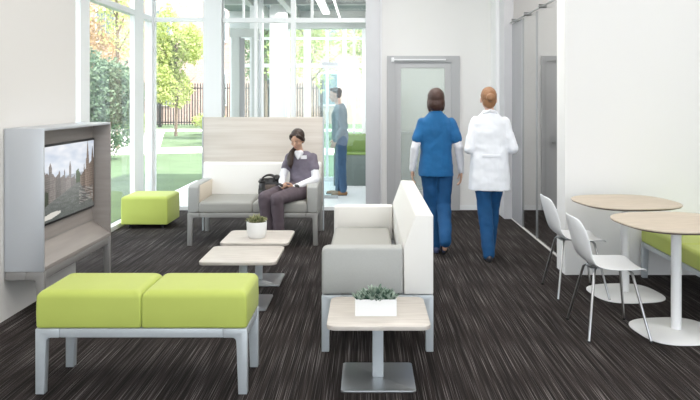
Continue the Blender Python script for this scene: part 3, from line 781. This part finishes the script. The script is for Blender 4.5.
# ---------- woman in white lab coat, walking away
def woman_coat():
    r = thing('person', (1.225, 6.95, 0), 'person in white lab coat and blue trousers, ginger hair pinned up, walking away', 'person')
    lSh, rSh = V(-.135,0,1.355), V(.145,0,1.355)
    lEl, rEl = V(-.205,-.04,1.10), V(.225,-.04,1.10); lWr, rWr = V(-.15,.18,1.13), V(.18,.18,1.13)
    lHip, rHip = V(-.085,0,.90), V(.085,0,.90)
    lKn, lAn = V(-.045,.0,.50), V(-.02,-.08,.09)
    rKn, rAn = V(.055,.16,.50), V(.035,.20,.09)
    H0 = V(-.005,.02,1.585)
    b = Flesh()
    b.rings([(V(0,0,.84),.13,.085), (V(0,0,.93),.145,.095), (V(0,0,1.08),.115,.08), (V(0,0,1.25),.14,.09), (V(0,-.005,1.36),.15,.075), (V(0,-.005,1.43),.08,.055)], (1,0,0))
    b.cap((0,-.005,1.40),(0,.01,1.53),.048,.044)
    P, R = head(b, H0, (0,1,-.05), (0,0,1), 1.0)
    for S, E, Wr in ((lSh,lEl,lWr), (rSh,rEl,rWr)): b.chain([S,E,Wr], [.045,.036,.024])
    hand(b, lWr, (.5,.8,0), (0,0,-1), (.8,-.5,0), .6); hand(b, rWr, (-.5,.8,0), (0,0,-1), (-.8,-.5,0), .6)
    for Hh, K, A in ((lHip,lKn,lAn), (rHip,rKn,rAn)): b.chain([Hh,K,A], [.078,.052,.035])
    b.cap(lAn, lAn+V(0,.12,-.04), .03,.025); b.cap(rAn, rAn+V(.0,.12,-.04), .03,.025)
    body = b.build('body', M['skin2'], r, .0065, 3); face(r, P, R, 1, body)
    p = Flesh(); p.rings([(V(0,0,.80),.14,.10), (V(.0,0,.90),.15,.105), (V(0,0,1.0),.13,.09)], (1,0,0))
    p.chain([lHip,lKn,lAn+V(0,0,-.02)], [.095,.074,.062]); p.chain([rHip,rKn,rAn+V(0,0,-.02)], [.095,.074,.062])
    p.build('trousers', M['bluepants'], r, .009, 3, .018, .09)
    t = Flesh()
    t.rings([(V(0,0,.69),.205,.15), (V(0,0,.80),.20,.145), (V(0,0,.95),.190,.135), (V(0,0,1.10),.180,.122), (V(0,0,1.25),.180,.118), (V(0,-.005,1.35),.172,.10), (V(0,-.005,1.405),.13,.080), (V(0,-.002,1.455),.075,.062), (V(0,0,1.48),.06,.058)], (1,0,0))
    for S, E, Wr in ((lSh,lEl,lWr), (rSh,rEl,rWr)): t.chain([S,E,Wr], [.060,.055,.044])
    t.build('lab_coat', M['coat'], r, .009, 3, .02, .10)
    MB().box(-.09,.09,-.135,-.128,1.02,1.05,bevel=.003).build('half_belt', M['coat'], r)
    Flesh().chain([V(-.06,-.045,1.455),V(0,-.066,1.475),V(.06,-.045,1.455)], [.016,.018,.016]).build('collar', M['coat'], r, .006, 2)
    h = Flesh(); h.ell(H0+V(0,-.014,.034), (.080,.10,.094)); h.ell(H0+V(0,-.05,-.02), (.066,.052,.07)); h.ell(H0+V(0,-.115,.02), (.042,.035,.042))
    h.build('hair', M['gingerhair'], r, .006, 3, .006, .02)
    shoe(r, V(-.02,-.15,0), V(-.025,.10,0), M['shoe']); shoe(r, V(.035,.13,0), V(.04,.38,0), M['shoe'])
woman_coat()

# ---------- man beyond the glass, side view facing left
def man():
    r = thing('person', (-.44, 11.6, 0), 'person in slate blue sweater and jeans standing side-on beyond the back glazing', 'person')
    fSh, nSh = V(.0,.17,1.42), V(.0,-.17,1.42)
    nEl, nWr = V(.08,-.22,1.12), V(-.06,-.20,.92); fEl, fWr = V(.08,.22,1.12), V(-.06,.20,.92)
    H0 = V(-.075,0,1.645)
    b = Flesh(); side = (0,1,0)
    b.rings([(V(.02,0,.86),.15,.10), (V(.02,0,.98),.15,.11), (V(0,0,1.15),.15,.10), (V(.0,0,1.32),.175,.11), (V(.01,0,1.42),.16,.09), (V(0,0,1.49),.08,.06)], side)
    b.cap((-.005,0,1.46),(-.045,0,1.60),.056,.052)
    P, R = head(b, H0, (-1,0,-.22), (0,0,1), 1.05)
    for S, E, Wr in ((fSh,fEl,fWr), (nSh,nEl,nWr)): b.chain([S,E,Wr], [.052,.042,.028])
    hand(b, nWr, (-.4,.1,-1), (0,1,0), (-1,0,-.3), .5, 1.08); hand(b, fWr, (-.4,-.1,-1), (0,-1,0), (-1,0,-.3), .5, 1.08)
    nH, nK, nA = V(.03,-.09,.92), V(.04,-.10,.50), V(.07,-.10,.09); fH, fK, fA = V(.03,.09,.92), V(.0,.10,.50), V(-.02,.10,.09)
    b.chain([nH,nK,nA], [.085,.058,.04]); b.chain([fH,fK,fA], [.085,.058,.04])
    body = b.build('body', M['skin2'], r, .0075, 3); face(r, P, R, 1.05, body)
    p = Flesh(); p.rings([(V(.02,0,.84),.16,.115), (V(.02,0,.95),.16,.12), (V(.02,0,1.02),.15,.11)], side)
    p.chain([nH,nK,nA], [.102,.076,.058]); p.chain([fH,fK,fA], [.102,.076,.058]); p.build('jeans', M['jeans'], r, .010, 3, .016, .08)
    t = Flesh(); t.rings([(V(.02,0,.90),.172,.135), (V(.01,0,1.0),.172,.135), (V(.0,0,1.15),.172,.125), (V(.0,0,1.32),.20,.135), (V(.012,0,1.43),.175,.105), (V(0,0,1.50),.085,.07)], side)
    for S, E, Wr in ((fSh,fEl,fWr), (nSh,nEl,nWr)): t.chain([S,E,Wr], [.074,.060,.044])
    t.build('sweater', M['sweater'], r, .010, 3, .014, .08)
    h = Flesh(); h.ell(H0+V(.022,0,.062), (.098,.083,.075)); h.ell(H0+V(.055,0,.015), (.055,.078,.07)); h.ell(H0+V(-.05,0,.095), (.045,.06,.03))
    h.build('hair', M['darkhair'], r, .007, 2, .006, .03)
    for y, x in ((-.10, .07), (.10, -.02)): shoe(r, V(x+.06,y,0), V(x-.21,y,0), M['tan'], .08, .045)
man()

# ---------- seated woman on the far sofa
def woman_seated():
    r = thing('person', (-.75, 7.95, 0), 'person in mauve scrubs over white sleeves, seated on the far sofa looking at a phone', 'person')
    o = Vector((-.75, 7.95, 0))
    Q = lambda x, y, z: V(x, y, z)-o
    pel = Q(-.70, 8.00, .58)
    side = V(.96,-.28,0).normalized()     # her left is image right
    fw = V(-.28,-.96,0)
    imL = Q(-.870, 8.00, .925); imR = Q(-.605, 7.96, .925)      # shoulders (image left/right)
    elL, elR = Q(-.945, 7.90, .70), Q(-.565, 7.86, .69)
    wrL, wrR = Q(-.925, 7.68, .635), Q(-.790, 7.66, .620)
    hL, hR = Q(-.80, 7.92, .565), Q(-.64, 7.90, .565)
    kL, kR = Q(-1.085, 7.50, .530), Q(-.945, 7.44, .525)
    aL, aR = Q(-1.05, 7.52, .10), Q(-.925, 7.48, .10)
    H0 = Q(-.775, 7.90, 1.125)
    b = Flesh()
    b.rings([(Q(-.71,7.99,.52),.14,.10), (Q(-.715,8.0,.62),.14,.10), (Q(-.725,8.0,.74),.115,.08), (Q(-.735,7.99,.86),.13,.085), (Q(-.74,7.98,.93),.135,.07), (Q(-.745,7.965,.975),.07,.05)], side)
    b.cap(Q(-.745,7.965,.95), Q(-.765,7.935,1.06), .042, .040)
    P, R = head(b, H0, (-.30,-.85,-.42), (0,0,1), .93)
    b.chain([imL,elL,wrL], [.040,.034,.022]); b.chain([imR,elR,wrR], [.040,.034,.022])
    hand(b, wrL, (.35,-.55,-.05), (.1,.0,1), (.5,.4,.6), .75, .9)
    hand(b, wrR, (-.85,-.30,.05), (-.1,-.2,1), (-.2,-.6,.7), .75, .9)
    b.chain([hL,kL,aL], [.075,.05,.034]); b.chain([hR,kR,aR], [.075,.05,.034])
    b.cap(aL, aL+V(-.03,-.12,-.05), .028,.022); b.cap(aR, aR+V(-.01,-.12,-.05), .028,.022)
    body = b.build('body', M['skin'], r, .006, 3); face(r, P, R, .93, body, True)
    p = Flesh(); p.rings([(Q(-.70,8.0,.50),.14,.11), (Q(-.71,8.0,.60),.155,.12), (Q(-.715,8.0,.68),.135,.10)], side)
    mL = hL.lerp(kL,.5)+V(0,0,.008); mR = hR.lerp(kR,.5)+V(0,0,.008)
    p.chain([hL,mL,kL,kL.lerp(aL,.5),aL+V(0,0,-.01)], [.092,.086,.072,.064,.062]); p.chain([hR,mR,kR,kR.lerp(aR,.5),aR+V(0,0,-.01)], [.092,.086,.072,.064,.062])
    p.build('scrub_trousers', M['plum'], r, .008, 3, .014, .07)
    t = Flesh()
    t.rings([(Q(-.71,7.99,.57),.160,.125), (Q(-.715,7.985,.66),.158,.125), (Q(-.725,7.985,.76),.145,.112), (Q(-.735,7.98,.87),.155,.108), (Q(-.74,7.98,.94),.150,.082), (Q(-.745,7.975,.985),.09,.058)], side)
    t.cap(imL, imL.lerp(elL,.5), .052,.056); t.cap(imR, imR.lerp(elR,.5), .052,.056)
    top = t.build('scrub_top', M['mauve'], r, .008, 3, .014, .06)
    for S, E, Wr in ((imL,elL,wrL), (imR,elR,wrR)): Flesh().chain([S.lerp(E,.4),E,Wr], [.046,.044,.031]).build('sleeve', M['sleeve'], r, .007, 3, .007, .04)
    # white undershirt at the V neck
    Flesh().cap(Q(-.745,7.915,.975), Q(-.765,7.885,.915), .040,.012).cap(Q(-.785,7.915,.975), Q(-.765,7.885,.915), .034,.012).build('undershirt', M['sleeve'], r, .005, 2)
    # badge, watch
    MB().add(cube((.070,.004,.042), Q(-.700,7.862,.935), math.radians(8))).build('badge', M['badge'], r, label='white name badge')
    Flesh().cap(wrR+V(.018,.010,.002), wrR+V(.030,.018,.003), .034,.034).build('wrist_watch', M['black'], r, .006, 1, label='black wrist watch')
    # hair: cap plus ponytail over the image-left shoulder
    h = Flesh(); c0 = P(0,-.030,.044)
    h.ell(c0, (.084*.93,.098*.93,.092*.93), R); h.ell(P(0,-.06,-.02), (.066,.05,.06), R)
    h.chain([P(.045,.050,.085), P(.075,.02,.035), P(.078,-.005,-.01)], [.022,.018,.012]); h.chain([P(-.045,.050,.085), P(-.075,.02,.035), P(-.078,-.005,-.01)], [.022,.018,.012])
    hh = h.build('hair', M['darkhair'], r, .006, 3, .005, .02)
    pt = Flesh(); pt.chain([Q(-.80,7.955,1.03), Q(-.835,7.915,.985), Q(-.852,7.875,.93), Q(-.850,7.858,.86), Q(-.842,7.855,.815)], [.03,.034,.04,.034,.012])
    pt.build('ponytail', M['darkhair'], hh, .006, 3, .008, .02)
    shoe(r, aL-Vector((0,0,aL.z))+V(.01,.05,0), aL-Vector((0,0,aL.z))+V(-.05,-.18,0), M['shoe'], .07, .038)
    shoe(r, aR-Vector((0,0,aR.z))+V(.01,.05,0), aR-Vector((0,0,aR.z))+V(-.03,-.19,0), M['shoe'], .07, .038)
    # phone in her hands
    ph = thing('phone', (-.90, 7.615, .640), 'dark mobile phone held in the seated person\'s hands', 'phone')
    pm = MB(); pm.box(-.034,.034,-.068,.068,-.004,.004,bevel=.003); q = pm.build('body', M['black'], ph)
    ph.rotation_euler = (math.radians(25), 0, math.radians(65))
def cube(sz, c, rz=0):
    n = bmesh.new(); bmesh.ops.create_cube(n, size=1)
    m = Matrix.Translation(c) @ Matrix.Rotation(rz, 4, 'Z') @ Matrix.Diagonal((*sz, 1)); bmesh.ops.transform(n, matrix=m, verts=n.verts[:])
    bmesh.ops.bevel(n, geom=n.edges[:], offset=min(sz)*.3, segments=2, affect='EDGES'); return n
woman_seated()

# ---------- handbag on the sofa
hb = thing('handbag', (-1.085, 7.86, .476), 'open black handbag with loop handles on the far sofa beside the seated person', 'bag')
f = Flesh(); f.rings([(V(0,0,.01),.115,.055), (V(0,0,.07),.125,.065), (V(0,0,.15),.118,.055), (V(0,0,.225),.112,.040)], (1,0,0)); f.build('body', M['bag'], hb, .006, 4, .018, .06)
Flesh().rings([(V(.01,-.02,.08),.07,.045), (V(.01,-.022,.16),.075,.042)], (1,0,0)).build('front_pocket', M['bagtrim'], hb, .006, 4, .01, .04)
for y in (-.045, .04):
    pts = [V(-.08+.16*i/10, y*1.0+.0, +.215+.045*math.sin(PI*i/10)**.6) for i in range(11)]
    MB().tube(pts, .009, 8).build('handle', M['bag'], hb)
Flesh().ell((.08,.0,.225), (.045,.05,.04)).ell((-.085,-.02,.19), (.04,.04,.02)).build('flap', M['bag'], hb, .006, 3, .01, .04)

# ------------------------------------------------------------------ outside
struct('ground_lawn', box(-40, 12, 13.6, 60, -.25, -.03), M['lawn'])
struct('ground_lawn_side', box(-40, -3.3, -6, 13.6, -.25, -.03), M['lawn'])
# curving path
mbp = MB(); L = []
pts = [(-30, 17.5), (-14, 19.5), (-9, 21.0), (-5, 22.0), (0, 21.0), (8, 20)]
for i in range(len(pts)-1):
    (xa, ya), (xb, yb) = pts[i], pts[i+1]
    mbp.prism([(xa, ya-1.3), (xb, yb-1.3), (xb, yb+1.3), (xa, ya+1.3)], 'z', -.1, -.015)
mbp.prism([(-9.5,22), (-6.5,22), (-9.5,33), (-13,33)], 'z', -.1, -.02)
struct('ground_path', mbp, M['path'], smooth=False)
mw = MB().prism([(-40, 34), (12, 34), (12, 36.5), (-40, 36.5)], 'z', -.1, -.02)
struct('ground_walk', mw, M['path'], smooth=False)

def foliage(name, m, parent, blobs, n, size, seed=0):
    rg = np.random.default_rng(seed); vs = []; fs = []
    wts = np.array([b[1][0]*b[1][1]*b[1][2] for b in blobs]); wts = wts/wts.sum()
    for (c, r), wt in zip(blobs, wts):
        k = max(20, int(n*wt)); d = rg.normal(size=(k, 3)); d /= np.linalg.norm(d, axis=1)[:, None]
        rad = rg.uniform(.45, 1, size=(k, 1))**.6; p = np.array(c)+d*rad*np.array(r)*(1+.12*np.sin(d[:, :1]*9+d[:, 2:]*7))
        a = rg.normal(size=(k, 3)); a /= np.linalg.norm(a, axis=1)[:, None]; b_ = np.cross(a, rg.normal(size=(k, 3))); b_ /= np.linalg.norm(b_, axis=1)[:, None]
        s = size*rg.uniform(.6, 1.3, size=(k, 1))
        q = np.stack([p-a*s, p+b_*s*.45, p+a*s, p-b_*s*.45], axis=1).reshape(-1, 3)
        base = len(vs); vs.extend(q.tolist()); fs.extend([(base+4*i, base+4*i+1, base+4*i+2, base+4*i+3) for i in range(k)])
    me = bpy.data.meshes.new(name); me.from_pydata(vs, [], fs); me.materials.append(m)
    o = bpy.data.objects.new(name, me); COL.objects.link(o); o.parent = parent; return o
def tree(name, x, y, h, cw, m, n, size, label, cat='tree', group=None, trunk=.09, low=.35, seed=1, nb=9):
    t = thing(name, (x, y, -.03), label, cat, group); rg = random.Random(seed)
    mb = MB(); mb.tube([(0,0,0), (.03,0,h*.3), (-.02,.02,h*.6), (0,0,h*.85)], trunk, 8, radii=[trunk*1.2, trunk, trunk*.7, trunk*.3])
    for i in range(5):
        a = i*1.3; z = h*(low+.08*i); mb.tube([(0,0,z), (math.cos(a)*cw*.35, math.sin(a)*cw*.35, z+h*.12), (math.cos(a)*cw*.7, math.sin(a)*cw*.7, z+h*.2)], trunk*.3, 6, radii=[trunk*.4, trunk*.25, trunk*.1])
    mb.build('trunk', M['bark'], t)
    blobs = []
    for i in range(nb):
        a = rg.uniform(0, 2*PI); rr = cw*rg.uniform(0, .6); z = h*rg.uniform(low+.08, .92); k = rg.uniform(.38, .6)
        blobs.append(((math.cos(a)*rr, math.sin(a)*rr, z), (cw*k, cw*k, h*.16)))
    foliage('foliage', m, t, blobs, n, size, seed); return t
def shrub(x, y, h, r, m, n, size, label, seed, group='shrubs beyond the windows'):
    t = thing('shrub', (x, y, -.03), label, 'shrub', group)
    MB().tube([(0,0,0), (.02,0,h*.5)], .04, 8).tube([(0,0,0), (-r*.4,.1,h*.5)], .03, 8).tube([(0,0,0), (r*.4,-.1,h*.5)], .03, 8).build('stem', M['bark'], t)
    rg = random.Random(seed)
    blobs = [((rg.uniform(-.5,.5)*r, rg.uniform(-.5,.5)*r, h*rg.uniform(.3,.75)), (r*.65, r*.65, h*.28)) for _ in range(7)]
    foliage('foliage', m, t, blobs, n, size, seed)
shrub(-6.9, 18.2, 3.0, 1.15, M['leafdark'], 15000, .065, 'tall dark green shrub seen through the left window, nearest the cabinet', 3)
shrub(-6.9, 31.0, 1.1, .8, M['leafyellow'], 3500, .06, 'low yellow-green shrub in front of the iron fence', 6)
shrub(-10.2, 32.0, .9, .8, M['leafyellow'], 2500, .06, 'smaller low shrub in front of the iron fence, left of the tree trunk', 7)
tree('tree', -8.15, 30.0, 5.4, 1.25, M['leafyellow'], 8500, .085, 'slim yellow-green tree seen through the corner window', 'tree', 'trees outside', .06, .28, 11)
tree('tree', -10.5, 24.5, 6.2, 2.0, M['leafred'], 3500, .08, 'pale russet and yellow tree behind the dark shrub', 'tree', 'trees outside', .10, .40, 12)
tree('tree', -8.0, 22.5, 6.8, 1.3, M['leafyellow'], 1800, .07, 'light yellow tree rising above the dark shrub', 'tree', 'trees outside', .07, .45, 13)
tree('tree', -1.9, 23.5, 5.6, 1.7, M['leafyellow'], 4500, .08, 'pale green tree seen through the vestibule, over the standing man', 'tree', 'trees outside', .09, .38, 14)
tree('tree', .6, 27.5, 5.4, 1.9, M['leafyellow'], 7000, .09, 'yellow-green tree seen through the vestibule beside the pale jamb', 'tree', 'trees outside', .09, .35, 15)
tree('tree', -3.9, 27.0, 5.6, 1.5, M['leafmid'], 3500, .08, 'green tree behind the vestibule column', 'tree', 'trees outside', .08, .35, 16)
# brick buildings
bb = thing('building', (-14, 44, -.1), 'large pinkish brick building beyond the iron fence', 'building')
box(-14, 30, 0, 8, 0, 11).build('wall', M['brick'], bb, smooth=False)
wmat = mat('dark_window_glass', (.16,.19,.20), .15)
for x in (-10,-6.5,-3,.5,4,7.5,11,14.5,18):
    for z in (1.2, 5.2):
        o_ = MB().box(x, x+1.3, -.06, .02, z, z+2.1).build('window', M['framew'], bb, smooth=False)
        MB().box(x+.1, x+.62, -.08, -.05, z+.1, z+2.0).box(x+.68, x+1.2, -.08, -.05, z+.1, z+2.0).build('pane', wmat, o_, smooth=False)
box(-14.2, 30.2, -.2, 8.2, 11, 11.3).build('roof_coping', M['path'], bb)
# iron fence
fe = thing('iron_fence', (-10.5, 39, -.03), 'black iron picket fence crossing behind the slim yellow-green tree', 'fence')
mb = MB()
mb.box(-10, 8, -.02, .02, .25, .31).box(-10, 8, -.02, .02, 2.15, 2.21); mb.build('rail', M['iron'], fe, smooth=False)
mb = MB()
for i in range(120): mb.box(-10+i*.15, -10+i*.15+.05, -.02, .02, .1, 2.45)
pk = mb.build('pickets', M['iron'], fe, smooth=False); pk['kind'] = 'stuff'
for i in range(7): MB().box(-10.06+i*3, -9.90+i*3, -.08, .08, 0, 2.65).build('post', M['iron'], fe, smooth=False)

# ------------------------------------------------------------------ light
wd = bpy.data.worlds.new('sky'); C.world = wd; wd.use_nodes = True
bg = wd.node_tree.nodes['Background']; bg.inputs[0].default_value = (.86,.93,1,1); bg.inputs[1].default_value = 2.6
def sun(direction, strength, ang=2):
    l = bpy.data.lights.new('sun', 'SUN'); l.energy = strength; l.angle = math.radians(ang); l.color = (1,.96,.88)
    o = bpy.data.objects.new('sun', l); COL.objects.link(o); o.rotation_euler = Vector(direction).to_track_quat('-Z', 'Y').to_euler()
sun((-.55, .25, -.75), 9)
def area(loc, rot, sx, sy, power, col=(1,.97,.93)):  # unseen fill light, added to raise the brightness indoors
    l = bpy.data.lights.new('ceiling_fill', 'AREA'); l.shape = 'RECTANGLE'; l.size = sx; l.size_y = sy; l.energy = power; l.color = col
    o = bpy.data.objects.new('ceiling_fill', l); COL.objects.link(o); o.location = loc; o.rotation_euler = rot; return o
for x, y, p in ((-.5,1.5,32), (2.6,1.5,32), (-.5,4.5,34), (2.8,4.2,32), (.2,7.4,60)):  # fills added under the ceiling for overall brightness, not known fittings
    area((x, y, 3.85), (0,0,0), 1.8, 1.8, p)
area((3.6, 8.3, 3.85), (0,0,0), 1.2, 1.8, 30)
area((-.9, 11.9, 3.05), (0,0,0), 1.2, 2.0, 30)
area((1.2, 11.3, 2.9), (0,0,0), 1.0, 1.0, 14)

cam = bpy.data.cameras.new('camera'); co = bpy.data.objects.new('camera', cam); COL.objects.link(co)
co.location = (0, 0, H); co.rotation_euler = (PI/2, 0, 0)
cam.sensor_fit = 'HORIZONTAL'; cam.sensor_width = 36; cam.lens = 36*F/700; cam.shift_x = (350-PX)/700; cam.shift_y = -(200-PY)/700
cam.clip_start = .05; cam.clip_end = 300
C.camera = co
vs_ = C.view_settings; C.display_settings.display_device = 'sRGB'
vs_.view_transform = 'Standard'; vs_.look = 'None'; vs_.exposure = .5; vs_.gamma = 1; vs_.use_curve_mapping = False
C.cycles.use_denoising = True; C.cycles.max_bounces = 10; C.cycles.diffuse_bounces = 5; C.cycles.transparent_max_bounces = 16; C.cycles.sample_clamp_indirect = 8
